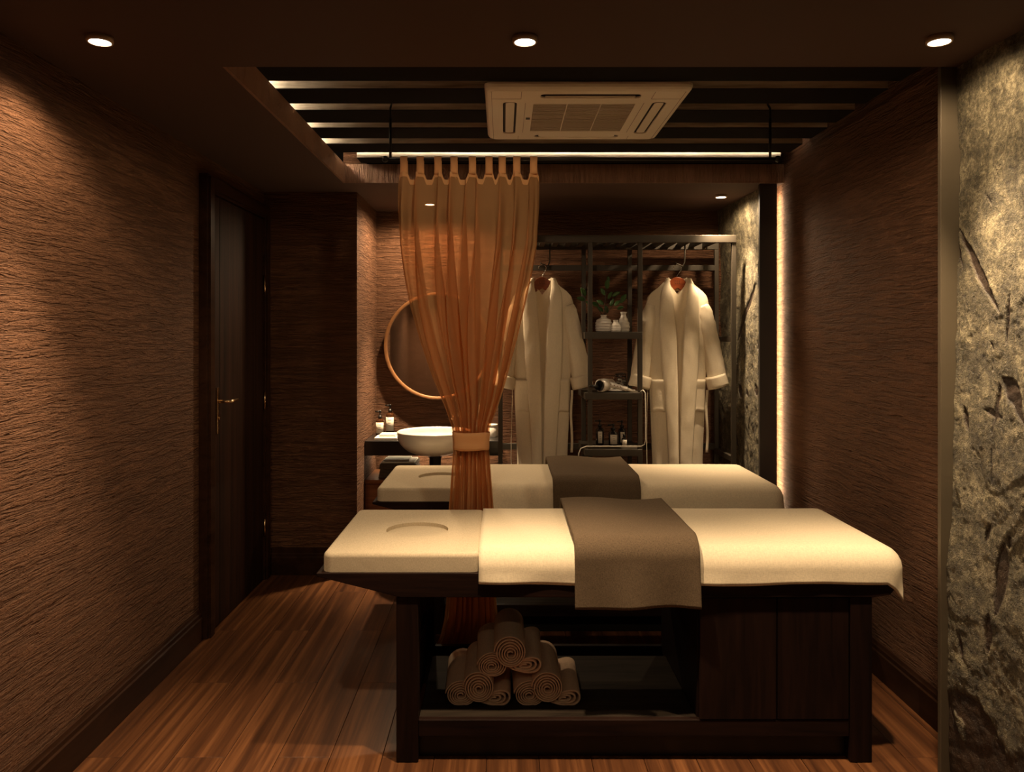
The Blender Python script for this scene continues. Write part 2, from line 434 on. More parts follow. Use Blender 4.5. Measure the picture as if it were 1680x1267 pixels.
S1 = [sh(SX, 1568, 378, 1637, 512, .020), sh(SX, 1549, 335, 1574, 442, .012), sh(SX, 1655, 482, 1645, 568, .008), sh(SX, 1640, 622, 1672, 668, .036),
      sh(SX, 1634, 628, 1626, 712, .010), sh(SX, 1583, 668, 1588, 706, .015), sh(SX, 1612, 672, 1640, 686, .014), sh(SX, 1655, 650, 1682, 700, .016),
      sh(SX, 1645, 895, 1632, 1010, .032), sh(SX, 1622, 1010, 1619, 1075, .018), sh(SX, 1655, 880, 1652, 900, .010), sh(SX, 1582, 1035, 1588, 1090, .008),
      sh(SX, 1622, 560, 1626, 575, .004), sh(SX, 1626, 730, 1626, 800, .0025), sh(SX, 1617, 318, 1624, 335, .005), sh(SX, 1625, 590, 1622, 610, .003), sh(SX, 1550, 1050, 1556, 1130, .010), sh(SX, 1622, 860, 1615, 890, .010)]
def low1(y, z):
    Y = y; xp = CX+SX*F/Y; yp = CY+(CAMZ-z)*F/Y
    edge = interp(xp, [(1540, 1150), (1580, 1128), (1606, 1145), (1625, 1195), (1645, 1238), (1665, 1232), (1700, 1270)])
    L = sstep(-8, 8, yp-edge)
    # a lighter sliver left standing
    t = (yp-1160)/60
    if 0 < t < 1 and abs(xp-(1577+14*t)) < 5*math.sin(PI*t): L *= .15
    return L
def bul1(y, z):
    return -.004 + .022*math.exp(-((y-2.62)/.10)**2)*(.5+.8*math.sin(z*2.1+.6))
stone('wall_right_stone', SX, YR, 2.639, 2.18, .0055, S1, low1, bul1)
SX2 = 1.575
S2 = [sh(SX2, 1237, 466, 1206, 560, .028), sh(SX2, 1212, 632, 1217, 652, .040), sh(SX2, 1240, 560, 1244, 640, .02), sh(SX2, 1236, 632, 1240, 650, .03), sh(SX2, 1243, 430, 1246, 500, .02),
      sh(SX2, 1205, 705, 1210, 735, .02), sh(SX2, 1225, 640, 1226, 652, .02)]
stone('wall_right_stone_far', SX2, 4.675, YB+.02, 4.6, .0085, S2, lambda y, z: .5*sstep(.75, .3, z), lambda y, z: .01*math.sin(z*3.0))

# LED strips (real emitting strips behind their ledges)
def led(name, label, mat, *b8):
    o = MB().box(*b8).build(name, mat); return tag(o, label, 'light strip')
led('led_strip', 'glowing light strip hidden in the left cove above the slats', M['led_soft'], XC-.075, XC-.055, 2.75, 4.60, CAVT+.045, CAVT+.06)
led('led_strip', 'light strip behind the fifth slat that lights the last slat', M['led_dim'], -.90, 1.59, 4.425, 4.437, CAVT+.037, CAVT+.049)
bx('led_shield', M['void'], ceil, -.90, 1.59, 4.400, 4.446, CAVT+.031, CAVT+.034, 0)  # added out of sight to block strip light from the back upstand
led('led_strip', 'tall light strip behind the dark column glowing on the right wall', M['led'], 1.622, 1.630, 4.690, 4.72, .12, CEIL-.06)
led('led_strip', 'light strip under the black counter washing the wall', M['led'], -.88, -.06, 5.56, 5.575, .694, .700)

# ------------------------------------------------------------------ downlights
lab = ['recessed ceiling downlight at the front left near the textured wall', 'recessed downlight in front of the air conditioner, middle of the front row',
       'recessed ceiling downlight at the front right beside the stone wall', 'far downlight seen through the orange curtain above the basin', 'far downlight in front of the stone column and robe rack',
       'downlight of the second row at the left, nearer than the frame shows', 'downlight of the second row in the middle, nearer than the frame shows', 'downlight of the second row at the right, nearer than the frame shows',
       'added unseen downlight close to the rear wall, brightening it for the mirror']
for (lx, ly), l_ in zip(LAMPS, lab):
    t = empty('downlight', (lx, ly, CEIL), l_, 'ceiling light', 'recessed downlights')
    MB().lathe([(.0315, -.017), (.0315, 0), (.038, 0), (.0385, -.012), (.036, -.018), (.0315, -.017)], (lx, ly, CEIL), 36, cap=False).build('rim', M['lamprim'], t, True)
    MB().lathe([(.0001, -.014), (.031, -.014), (.031, -.004), (.0001, -.004)], (lx, ly, CEIL), 36, cap=False).build('lens', M['lampglass'], t)

# ------------------------------------------------------------------ air conditioner cassette
ax0, ax1, ay0, ay1, az0, az1 = -.075, .768, 3.12, 3.93, 2.488, 2.518
ac = empty('air_conditioner', ((ax0+ax1)/2, (ay0+ay1)/2, az1), 'square off-white ceiling cassette air conditioner below the slats', 'air conditioner')
def rrect(x0, x1, y0, y1, r, n=6):
    o = []
    for cx_, cy_, a0 in ((x1-r, y1-r, 0), (x0+r, y1-r, 90), (x0+r, y0+r, 180), (x1-r, y0+r, 270)):
        for k in range(n+1):
            a = math.radians(a0+90*k/n); o.append((cx_+r*math.cos(a), cy_+r*math.sin(a)))
    return o
rows = []
for ins, z in ((.0, az1), (0, az1-.008), (.004, az1-.018), (.012, az1-.026), (.022, az0)):
    rows.append([(px, py, z) for px, py in rrect(ax0+ins, ax1-ins, ay0+ins, ay1-ins, .035-ins*.6)])
mb = MB().grid(rows, True)
# bottom face built as a frame round the grille and louvre slots
gx0, gx1, gy0, gy1 = ax0+.205, ax1-.205, ay0+.195, ay1-.175
n = len(rows[0]); mb.f.append(tuple(range(n))) # top
mb2 = MB()
body = mb.build('housing', M['ac'], ac, bev=0)
for p_ in body.data.polygons: p_.use_smooth = False
mb2.prism(rrect(ax0+.022, ax1-.022, ay0+.022, ay1-.022, .025), 'z', az0-.0005, az0+.006)
face = mb2.build('face_panel', M['ac'], ac)
# cut the slots with a boolean, apply, drop the cutters
def cut(o, cutters):
    for cme in cutters:
        m_ = o.modifiers.new('b', 'BOOLEAN'); m_.operation = 'DIFFERENCE'; m_.object = cme; m_.solver = 'EXACT'
    dg = bpy.context.evaluated_depsgraph_get(); dg.update()
    me = bpy.data.meshes.new_from_object(o.evaluated_get(dg)); 
    old = o.data; o.modifiers.clear(); o.data = me; bpy.data.meshes.remove(old)
    for cme in cutters: bpy.data.objects.remove(cme, do_unlink=True)
def stad(x0, x1, y0, y1):
    r = min(x1-x0, y1-y0)/2*.75; return rrect(x0, x1, y0, y1, r, 5)
slots = [(ax0+.075, ax0+.135, ay0+.17, ay1-.13), (ax1-.135, ax1-.075, ay0+.17, ay1-.13), (ax0+.23, ax1-.20, ay0+.062, ay0+.115), (ax0+.23, ax1-.20, ay1-.105, ay1-.06)]
cs = [MB().prism(stad(*s_), 'z', az0-.02, az0+.02).build('cut', M['ac']) for s_ in slots]
cs.append(MB().box(gx0, gx1, gy0, gy1, az0-.02, az0+.02).build('cut', M['ac']))
cut(face, cs)
# the housing is hollow: dark tray behind
MB().box(ax0+.03, ax1-.03, ay0+.03, ay1-.03, az0+.012, az0+.014).build('tray', M['ac_dark'], ac)
hb = body.data
for i, s_ in enumerate(slots):
    if i < 2: lx0, lx1, ly0, ly1 = s_[0]+.012, s_[1]-.010, s_[2]+.014, s_[3]-.014
    else: lx0, lx1, ly0, ly1 = s_[0]+.02, s_[1]-.02, s_[2]+(.034 if i == 2 else .002), s_[3]-(.004 if i == 2 else .002)
    MB().prism(stad(lx0, lx1, ly0, ly1), 'z', az0+.001, az0+.005).build('louvre', M['ac'] if i != 2 else M['ac_slat'], ac)
ng = 20
g0 = None
for k in range(ng):
    y = gy0+(gy1-gy0)*(k+.5)/ng
    if g0 is None:
        g0 = MB().box(gx0, gx1, y-.0045, y+.0045, az0+.000, az0+.006).build('grille_slat', M['ac_slat'], ac); yb0 = y
    else:
        o = g0.copy(); col.objects.link(o); o.parent = ac; o.location.y = y-yb0
for fx in (1/3, 2/3):
    bx('grille_rib', M['ac'], ac, gx0+(gx1-gx0)*fx-.002, gx0+(gx1-gx0)*fx+.002, gy0, gy1, az0-.001, az0+.004, 0)
for (a, b2, c_, d) in ((gx0-.035, gx0-.0335, gy0-.015, gy1+.02), (gx1+.0335, gx1+.035, gy0-.015, gy1+.02), (ax0+.028, ax0+.0295, ay0+.03, ay1-.03), (ax1-.0295, ax1-.028, ay0+.03, ay1-.03),
                       (ax0+.03, ax0+.15, ay0+.125, ay0+.1265), (ax0+.15, ax0+.1515, ay0+.03, ay0+.125), (ax1-.15, ax1-.03, ay0+.125, ay0+.1265), (ax1-.1515, ax1-.15, ay0+.03, ay0+.125),
                       (ax0+.15, ax0+.1515, ay1-.09, ay1-.03), (ax1-.1515, ax1-.15, ay1-.09, ay1-.03)):
    bx('seam', M['button'], ac, a, b2, c_, d, az0-.0012, az0+.001, 0)
bx('sensor', M['pump'], ac, gx0-.026, gx0-.008, (gy0+gy1)/2-.012, (gy0+gy1)/2+.012, az0-.003, az0+.002, 0)

# ------------------------------------------------------------------ curtain rail
YQ = 3.49
zr = P(0, 261, YQ).z; rx0 = P(632, 0, YQ).x; rx1 = P(1276, 0, YQ).x
rod = empty('curtain_rail', ((rx0+rx1)/2, YQ, zr), 'black curtain rail with ball ends hung below the ceiling slats', 'curtain rail')
MB().tube([(rx0, YQ, zr), (rx1, YQ, zr)], .0075, 16).build('rod', M['black'], rod, True)
for x in (rx0, rx1):
    MB().lathe([(.0001, -.0145)]+[(.0145*math.cos(a), .0145*math.sin(a)) for a in [math.radians(-75+15*k) for k in range(11)]]+[(.0001, .0145)], (x, YQ, zr), 20).build('finial', M['black'], rod, True)
for xp in (640.5, 1263.5):
    x = P(xp, 0, YQ).x
    h = MB().tube([(x, YQ, zr), (x, YQ, zr+.18)], .0062, 12).build('hanger_post', M['black'], rod, True)
    MB().tube([(x, YQ, zr+.17), (x, YQ+.0, CAVT+.0)], .0045, 12).tube([(x, YQ, CAVT-.0), (x, YQ+.035, CAVT+.03)], .0045, 12).build('thin_rod', M['black'], rod, True)
# ------------------------------------------------------------------ curtain
LE = [(281, 655), (300, 653), (340, 652), (400, 654), (450, 661), (500, 671), (560, 689), (620, 710), (665, 729), (700, 741), (712, 744), (736, 744), (745, 743), (800, 740), (830, 738), (900, 736), (980, 734), (1010, 731), (1040, 724), (1060, 714), (1068, 704)]
RE = [(281, 884), (300, 885), (340, 885), (400, 882), (450, 873), (500, 862), (540, 852), (580, 842), (620, 831), (665, 817), (700, 804), (712, 802), (736, 802), (745, 803), (800, 806), (830, 808), (900, 810), (980, 812), (1060, 818), (1068, 820)]
TABS = [662.8, 689.5, 718.6, 744.9, 775, 802.3, 823.9, 847.9, 875.6]
cur = empty('curtain', (P(765, 0, YQ).x, YQ, .08), 'sheer orange tab top curtain gathered by a tie band between the beds', 'curtain')
def topy(xp):                                          # scalloped top edge
    d = min(abs(xp-t) for t in TABS)
    return 282 + 12.5*sstep(4.8, 10.6, d)
def curtain_pt(u, v, extra=0):
    yy = None
    # v 0..1 -> pixel row
    yp = lerp(281, 1068, v)
    xl = interp(yp, LE); xr = interp(yp, RE)
    g = sstep(281, 420, yp); tie = math.exp(-((yp-722)/70)**2)
    n_ = 9
    ph = 2*PI*n_*(u+.022*math.sin(2*PI*u*2.0+.7)+.012*math.sin(2*PI*u*5+2))
    amp = lerp(.012, .030, g)*(1-.25*tie)
    wd = (xr-xl)
    ov = wd/n_*(.18+.52*sstep(300, 600, yp))
    wig = noise.noise(Vector((u*6, 3.3, yp*.002)))*1.2
    xp = xl + wd*u + ov*math.sin(2*ph*.5+1.1+wig)*min(1, 8*u)*min(1, 8*(1-u))
    xp += 2.2*math.sin(5*ph*.5+yp*.01)*g*(1-tie)
    dy = amp*math.cos(ph+wig) + .010*g*math.cos(2.3*ph+2+wig*2) - .01*tie*0
    y_ = YQ + dy + extra
    return xp, yp, y_
rows = []; NU = 300; NV = 110
for j in range(NV+1):
    v = (j/NV)**1.0; row = []
    for i in range(NU+1):
        u = i/NU; xp, yp, y_ = curtain_pt(u, v)
        if v < .05:
            top = topy(xp); yp = max(yp, top + (yp-281)*.5) if yp < top+10 else yp
        p = P(xp, yp, YQ); row.append((p.x, y_, p.z))
    rows.append(row)
MB().grid(rows).build('cloth', M['sheer'], cur, True)
# top hem (double cloth): follows the scallop
rows = []
for j in range(4):
    row = []
    for i in range(NU+1):
        u = i/NU; xp, yp, y_ = curtain_pt(u, .0)
        t = topy(xp); p = P(xp, t + 8.5*j/3, YQ); row.append((p.x, y_-.004, p.z))
    rows.append(row)
MB().grid(rows).build('top_hem', M['sheer_dense'], cur, True)
for tx in TABS:
    ww = 6.0; rows = []
    path = []
    zt = P(0, 286, YQ).z
    for k in range(6): path.append((YQ-.0105-.004*math.sin(PI*k/5), lerp(zt, zr, k/5)))
    for k in range(1, 7): a = PI*k/7; path.append((YQ-.0105*math.cos(a), zr+.0105*math.sin(a)+.002))
    for k in range(6): path.append((YQ+.0105, lerp(zr, zt, k/5)))
    for k, (py, pz) in enumerate(path):
        f_ = 1-.10*math.sin(PI*min(1, k/5))
        rows.append([(P(tx+s_*ww*f_, 0, YQ).x, py, pz) for s_ in (-1, -.3, .3, 1)])
    MB().grid(rows).build('tab', M['sheer_dense'], cur, True, sol=.0012)
# tie band
rows = []
for j in range(7):
    yp = lerp(708.5, 737.5, j/6); hw = 29.5+ (1.5*(1-j/6)); row = []
    bul = .003 if j in (1, 5) else .0
    for k in range(40):
        a = 2*PI*k/40
        xx = P(773, 0, YQ).x + (hw*YQ/F+bul*.3)*math.copysign(abs(math.cos(a))**.6, math.cos(a))
        row.append((xx, YQ+(.046+bul)*math.copysign(abs(math.sin(a))**.8, math.sin(a)), P(0, yp+.6*math.sin(k*.7), YQ).z))
    rows.append(row)
MB().grid(rows, True).build('tie_band', M['sheer_dense'], cur, True, sol=.002)

# ------------------------------------------------------------------ massage beds
YF = 2.743; BW = .70
def make_bed(lab_):
    y0, y1 = YF, YF+BW
    root = empty('massage_bed', (.35, (y0+y1)/2, 0), lab_, 'massage bed', 'massage beds')
    zt = .669
    # pad
    pad = MB().box(-.636, -.078, y0, y1, zt+.001, .738).build('mattress', M['linen'], root)
    bm = bmesh.new(); bm.from_mesh(pad.data)
    ve = [e for e in bm.edges if abs(e.verts[0].co.z-e.verts[1].co.z) > .03]
    bmesh.ops.bevel(bm, geom=ve, offset=.035, segments=6, affect='EDGES', profile=.5)
    te = [e for e in bm.edges if all(v.co.z > .73 for v in e.verts)]
    bmesh.ops.bevel(bm, geom=te, offset=.017, segments=4, affect='EDGES', profile=.5)
    bm.to_mesh(pad.data); bm.free()
    MB().box(-.076, 1.318, y0+.022, y1-.022, zt+.001, .738).build('foot_padding', M['linen'], root, True, bev=.055, seg=5)
    cx_, cy_ = (684-CX)*3.063/F, y0+.335
    cxl, cyl = cx_-.35, cy_-(y0+y1)/2
    co = MB().prism([(cx_+.122*math.cos(2*PI*k/48), cy_+.118*math.sin(2*PI*k/48)) for k in range(48)], 'z', .724, .80).build('cut', M['linen'])
    cut(pad, [co])
    for p_ in pad.data.polygons: p_.use_smooth = True
    pad.data.set_sharp_from_angle(angle=.7)
    wn = pad.modifiers.new('wn', 'WEIGHTED_NORMAL'); wn.keep_sharp = True
    # top board with tapered cantilever at the head end
    MB().prism([(-.655, zt), (-.655, zt-.012), (-.36, .583), (1.30, .583), (1.36, .592), (1.374, .61), (1.374, zt)], 'y', y0-.006, y1+.004).build('top_board', M['bedwood'], root, bev=.003)
    for (xa, ya) in ((-.375, y0), (-.375, y1-.075), (1.222, y0), (1.222, y1-.075)):
        bx('leg', M['bedwood_v'], root, xa, xa+.077, ya, ya+.075, 0, .583)
    bx('lower_rail', M['bedwood'], root, -.298, 1.222, y0+.008, y0+.035, .088, .147)
    bx('lower_rail', M['bedwood'], root, -.298, 1.222, y1-.035, y1-.008, .088, .147)
    bx('shelf', M['shelfwood'], root, -.298, .69, y0+.035, y0+.565, .125, .146)
    bx('plinth', M['black'], root, -.30, 1.222, y0+.045, y1-.05, 0, .088)
    bx('side_panel', M['bedwood_v'], root, .690, .712, y0+.03, y1-.04, .125, .583)
    bx('door', M['bedwood_v'], root, .694, .965, y0+.006, y0+.026, .149, .579)
    bx('door', M['bedwood_v'], root, .968, 1.220, y0+.006, y0+.026, .149, .579)
    bx('back_panel', M['bedwood_v'], root, .712, 1.222, y1-.06, y1-.045, .125, .583)
    bx('head_panel', M['bedwood_v'], root, -.345, -.325, y0+.075, y1-.075, .088, .30)
    return root
bed1 = make_bed('front massage bed with linen mattress on dark wooden base holding rolled towels')
DY = 1.177
bed2 = copy_tree(bed1); bed2.location.y += DY
tag(bed2, 'rear massage bed standing behind the orange curtain, nearer to the robes')

def drape(name, mat, x0, x1, ye0, ye1, over_f, over_b, xe, R, z, label, cat, group, yoff, thick=.006, top=None, seed=0, endover=0, na=90, nb=80, wave=.004, parts=None):
    # a flat cloth laid over the bed: what reaches past an edge bends round it and hangs
    t = empty(name, ((x0+x1)/2, (ye0+ye1)/2+yoff, z), label, cat, group)
    rows = []
    A0, A1 = x0, xe+endover if endover else x1
    B0, B1 = ye0-over_f, ye1+over_b
    for i in range(na+1):
        a = lerp(A0, A1, i/na); row = []
        for j in range(nb+1):
            b_ = lerp(B0, B1, j/nb)
            dx = max(0, a-xe) if endover else 0; dyf = max(0, ye0-b_); dyb = max(0, b_-ye1); dy = dyf if dyf else -dyb
            d = math.hypot(dx, dy)
            X, Y, Z = min(a, xe) if endover else a, min(max(b_, ye0), ye1), z
            hem = 0
            if d > 1e-6:
                nx, ny = dx/d, -dy/d
                q = R*PI/2
                if dx > 0 and dy != 0: 
                    d_ = max(abs(dx), abs(dy)) + .35*min(abs(dx), abs(dy))
                else: d_ = d
                if d_ < q: out = R*math.sin(d_/R); dr = R*(1-math.cos(d_/R))
                else:
                    out = R; dr = R+(d_-q); s_ = d_-q
                    out += wave*2.0*s_/.06*noise.noise(Vector((a*7+seed, b_*2, seed))) + s_*.08
                X += nx*out; Y += ny*out; Z -= dr
                if d_ > q: Z += .010*noise.noise(Vector((a*3+seed*3, (b_ if dx > 0 else 0)*4, 1.5)))*min(1, (d_-q)/.04)
            if top: Z += top(a, b_, ye0, ye1)*(1 if d < 1e-6 else max(0, 1-d/.15))
            Z += .0025*noise.noise(Vector((a*5, b_*5, seed)))*(1 if d < .02 else .3)
            row.append((X, Y+yoff, Z))
        rows.append(row)
    o = MB().grid(rows).build('cloth', mat, t, True, sol=thick, soff=-1)
    return t, o
for yo, lb, seed in ((0, ('cream linen sheet over the foot end of the front massage bed', 'folded brown runner laid across the front massage bed'), 1.3),
                     (DY, ('cream linen sheet over the foot end of the rear massage bed', 'folded brown runner laid across the rear massage bed'), 5.1)):
    drape('bed_sheet', M['sheet'], -.085, 1.345, YF+.068, YF+BW-.062, .168, .168, 1.352, .078, .752, lb[0], 'sheet', 'bed sheets', yo, .006, None, seed, .175, wave=.006)
    drape('bed_runner', M['runner'], .252, .690, YF+.060, YF+BW-.05, .285, .12, 0, .078, .792, lb[1], 'bed runner', 'bed runners', yo, .018,
          lambda a, b_, y0, y1: .007*math.sin((a-.25)/.44*2*PI)*sstep(y0-.05, y1, b_)+.003, seed, 0, 50, 90, wave=.003)

# ------------------------------------------------------------------ rolled towels
def roll_mesh(kind, name, parent, mat, cxw, y0, zc, L, R):
    turns = {'round': 5.4, 'egg': 5.4, 'fold': 3.2}[kind]; r0 = R*.16; steps = int(turns*26)
    cl = []
    for i in range(steps+1):
        th = 2*PI*turns*i/steps; r = lerp(r0, R, i/steps); k = 1-r/R
        x, z = r*math.cos(th+ .6), r*math.sin(th+.6)
        if kind == 'round': z += -.26*R*k; x += .05*R*k
        elif kind == 'egg':
            x, z = x*1.10+.10*z, z*.92; z += -.22*R*k; x += -.05*R*k
            z = max(z, -.80*R) if z < -.80*R else z
            z += -.12*x*(1 if x > 0 else 0)
        else:
            x, z = x*1.12, z*(.44+.30*x/R)
            z += .10*x
        cl.append((x, z))
    zm = min(p[1] for p in cl)
    t = (R-r0)/turns*(.28 if kind != 'fold' else .24)
    rows = []; n = len(cl)
    nor = []
    for i in range(n):
        a, b_ = cl[max(i-1, 0)], cl[min(i+1, n-1)]
        d = Vector((b_[0]-a[0], b_[1]-a[1])); d = d.normalized() if d.length > 1e-9 else Vector((1, 0)); nor.append((d.y, -d.x))
    ring = []
    m_ = MB()
    # cross-section of the cloth strip: rounded at both ends of the roll
    prof = [(0, 0, 1), (-.003, .5, 1), (0, 1, 1)]
    def pt(i, s, yy): return (cxw+cl[i][0]+nor[i][0]*t*s, yy, zc+cl[i][1]+nor[i][1]*t*s)
    cols = []
    for i in range(n):
        jit = .004*noise.noise(Vector((i*.06, cxw*9, zc*9)))
        tuck = -.010*(1-min(1, 1.4*i/n)) if kind == 'round' else -.004*(1-i/n)
        ya = y0-jit-tuck; yb = y0+L+jit
        ym1 = lerp(ya, yb, .35); ym2 = lerp(ya, yb, .7)
        cols.append([pt(i, 0, ya-.004), pt(i, .9, ya-.001), pt(i, 1, ya+.004), pt(i, 1, ym1), pt(i, 1, ym2), pt(i, 1, yb-.004), pt(i, 0, yb), pt(i, -1, yb-.004), pt(i, -1, ym2), pt(i, -1, ym1), pt(i, -1, ya+.004), pt(i, -.9, ya-.001)])
    m_.grid(cols, True)
    k = len(cols[0]); m_.f.append(tuple(range(k))); m_.f.append(tuple((n-1)*k+j for j in reversed(range(k))))
    return m_.build(name, mat, parent, True)
zs = .147
def towel(kind, px_, py_, Y, R, lab_, L=.30, zoff=0, rz=0):
    p = P(px_, py_, Y)
    t = empty('rolled_towel', (p.x, Y+L/2, p.z-R), lab_, 'towel', 'rolled towels under the front bed')
    roll_mesh(kind, 'rolled_cloth', t, M['towel'], p.x, Y, p.z+zoff, L, R)
    t.rotation_euler = (0, 0, rz)
    return t
towel('egg', 755, 1138, 2.865, .0530, 'rolled towel with oval end, bottom row, leftmost', rz=.03)
towel('fold', 811, 1147, 2.865, .0575, 'flat folded towel in the bottom row, second from left', zoff=-.001, rz=-.02)
towel('egg', 868, 1138, 2.865, .0530, 'rolled towel with oval end, bottom row, third from left', rz=.02)
towel('fold', 926, 1147, 2.865, .0575, 'flat folded towel at the right end of the bottom row', zoff=-.001, rz=-.02)
towel('round', 785, 1128, 2.85, .0565, 'round rolled towel nestled at the left between two bottom row towels')
towel('round', 898, 1128, 2.85, .0565, 'round rolled towel nestled at the right between two bottom row towels')
towel('egg', 806, 1091, 2.855, .0500, 'rolled towel with oval end, upper layer left under the topmost roll', rz=.02)
towel('fold', 862, 1093, 2.855, .0580, 'flat folded towel, upper layer right under the topmost roll', rz=-.03)
towel('round', 837, 1070, 2.84, .0580, 'topmost round towel roll of the pyramid')

# ------------------------------------------------------------------ door in the left wall
dx = -1.462
door = struct(MB().box(XL, dx, 3.86, 3.945, 0, 2.31).box(XL, dx, 4.80, 4.885, 0, 2.31).box(XL, dx, 3.9455, 4.7995, 2.225, 2.31)
              .box(XL, dx+.012, 3.875, 3.93, 0, 2.298).box(XL, dx+.012, 4.815, 4.87, 0, 2.298).box(XL, dx+.0119, 3.93, 4.815, 2.24, 2.298).build('door_1', M['basewood'], bev=.002))
leaf = bx('door_leaf', M['doorwood'], door, XL, dx-.012, 3.948, 4.797, .006, 2.222)
for yy in (4.06, 4.60):
    bx('door_groove', M['void'], door, dx-.0125, dx-.0112, yy, yy+.006, .01, 2.22, 0)
# lever handle on a long plate
hp = MB().box(dx-.012, dx-.006, 4.012, 4.040, P(0, 712, 4.03).z, P(0, 636, 4.03).z).build('handle_plate', M['brass'], leaf, bev=.002)
hz = P(0, 659, 4.03).z
MB().tube([(dx-.008, 4.026, hz), (dx+.045, 4.026, hz), (dx+.055, 4.036, hz), (dx+.055, 4.14, hz+.002)], [.009, .008, .009, .0075], 12).build('lever', M['brass'], leaf, True)
MB().tube([(dx-.006, 4.026, hz-.085), (dx+.002, 4.026, hz-.085)], .008, 12).build('keyhole', M['brass'], leaf, True)
for ya, yb in ((452, 479), (643, 672), (852, 880)):
    Yh = 4.795
    MB().tube([(dx-.002, Yh, P(0, yb, Yh).z), (dx-.002, Yh, P(0, ya, Yh).z)], .0065, 10).build('hinge', M['brass'], door, True)

# ------------------------------------------------------------------ vanity
va = empty('vanity_counter', (-.47, 5.43, 0), 'black stone washing counter under the round mirror', 'counter')
bx('counter_slab', M['counter'], va, -.918, -.03, 5.18, 5.678, .707, .805, .004)
lv = empty('vanity_shelf', (-.47, 5.43, 0), 'low brown wooden shelf cabinet below the black counter', 'cabinet')
bx('top', M['vanitywood'], lv, -.918, -.03, 5.18, 5.60, .520, .546)
bx('front_panel', M['vanitywood'], lv, -.918, -.03, 5.20, 5.225, .10, .518)
bx('side_panel', M['vanitywood'], lv, -.06, -.03, 5.226, 5.60, .10, .518)
# basin on pedestal
bc = (P(714, 0, 4.93).x, 4.93, 0)
ba = empty('wash_basin', (bc[0], bc[1], 0), 'round white bowl basin standing in front of the black counter', 'basin')
prof = []
for k in range(15):
    a = math.radians(8+82*k/14); prof.append((.240*math.sin(a)**.9 if k else .05, .895-.150*math.cos(a)**.85))
prof = [(.045, .745)]+prof[1:]+[(.240, .900), (.234, .903), (.229, .898)]
for k in range(12):
    a = math.radians(90-88*k/11); prof.append((.226*math.sin(a), .893-.128*math.cos(a)))
MB().lathe(prof, (bc[0], bc[1], 0), 56, cap=False).build('bowl', M['white'], ba, True)
MB().lathe([(.03, .765), (.03, .769), (.012, .770), (.0001, .770)], (bc[0], bc[1], 0), 20).build('drain', M['chrome'], ba, True)
MB().lathe([(.045, .762), (.045, .738), (.037, .736), (.037, .72), (.037, .35), (.037, .02), (.10, .018), (.10, 0)], (bc[0], bc[1], 0), 28).build('pedestal', M['black'], ba)
# faucet on the counter
fx = P(758, 0, 5.3).x
fa = empty('faucet', (fx, 5.3, .805), 'slim chrome faucet beside the basin behind the curtain', 'faucet')
MB().lathe([(.026, 0), (.026, .008), (.015, .014), (.013, .17), (.016, .18), (.014, .20), (.0001, .202)], (fx, 5.3, .805), 20).build('body', M['chrome'], fa, True)
MB().tube([(fx, 5.3, .955), (fx-.02, 5.25, .972), (fx-.05, 5.16, .97), (fx-.06, 5.14, .955)], .009, 12).build('spout', M['chrome'], fa, True)
MB().tube([(fx, 5.3, 1.0), (fx+.035, 5.27, 1.03)], .005, 10).build('lever', M['chrome'], fa, True)
# mirror
mc = P(718, 568, 5.64); mr = 88*5.64/F
mi = empty('round_mirror', (mc.x, 5.64, mc.z), 'round wall mirror with thin light wood rim above the counter', 'mirror')
n = 72; rows = []
for r, y in ((mr, 5.668), (mr, 5.622), (mr-.003, 5.620), (mr-.020, 5.620), (mr-.022, 5.623), (mr-.022, 5.668)):
    rows.append([(mc.x+r*math.cos(2*PI*k/n), y, mc.z+r*math.sin(2*PI*k/n)) for k in range(n)])
MB().grid(rows, True).build('rim', M['ringwood'], mi, True)
d = MB(); d.v = [(mc.x+(mr-.022)*math.cos(2*PI*k/n), y, mc.z+(mr-.022)*math.sin(2*PI*k/n)) for y in (5.64, 5.66) for k in range(n)]
d.f = [tuple(range(n)), tuple(range(n, 2*n))]+[(k, (k+1) % n, n+(k+1) % n, n+k) for k in range(n)]
d.build('glass', M['mirror'], mi)
# bottles
def bottle(c, r, hb, ht, glass, lab_, group=None, name='pump_bottle', pumpdir=-1, labelmat='label', lw=2.2, lz=(.12, .80), pump=True):
    t = empty(name, c, lab_, 'bottle', group)
    MB().lathe([(r*.9, 0), (r, .004), (r, hb-.014), (r*.9, hb-.006), (r*.42, hb+.002), (r*.40, hb+.010)], c, 24).build('glass_body', M[glass], t, True)
    rows = []
    for z in (hb*lz[0], hb*lz[1]):
        rows.append([(c[0]+(r+.0008)*math.sin(a), c[1]-(r+.0008)*math.cos(a), c[2]+z) for a in [lw*(k/14-.5) for k in range(15)]])
    lb_ = MB().grid(rows).build('paper_label', M[labelmat], t, True, sol=.0006, soff=1)
    if pump:
        MB().lathe([(r*.48, hb+.008), (r*.50, hb+.022), (r*.2, hb+.024), (r*.16, hb+ht*.75), (r*.30, hb+ht*.76), (r*.30, hb+ht)], c, 16).tube([(c[0], c[1], c[2]+hb+ht*.88), (c[0]+pumpdir*r*1.2, c[1]-.004, c[2]+hb+ht*.84)], r*.16, 8).build('pump', M['pump'], t, True)
    else:
        MB().lathe([(r*.48, hb+.006), (r*.48, hb+ht), (.0001, hb+ht)], c, 16).build('cap', M['pump'], t, True)
    # printed lines on the label
    for k in range(3):
        z = hb*lerp(lz[1], lz[0], .22+.2*k); wdt = lw*(.30 if k else .42)
        rows = [[(c[0]+(r+.0018)*math.sin(a), c[1]-(r+.0018)*math.cos(a), c[2]+zz) for a in [wdt*(j/6-.5) for j in range(7)]] for zz in (z, z+.0022)]
        MB().grid(rows).build('print_line', M['stem'], lb_, sol=.0002)
    return t
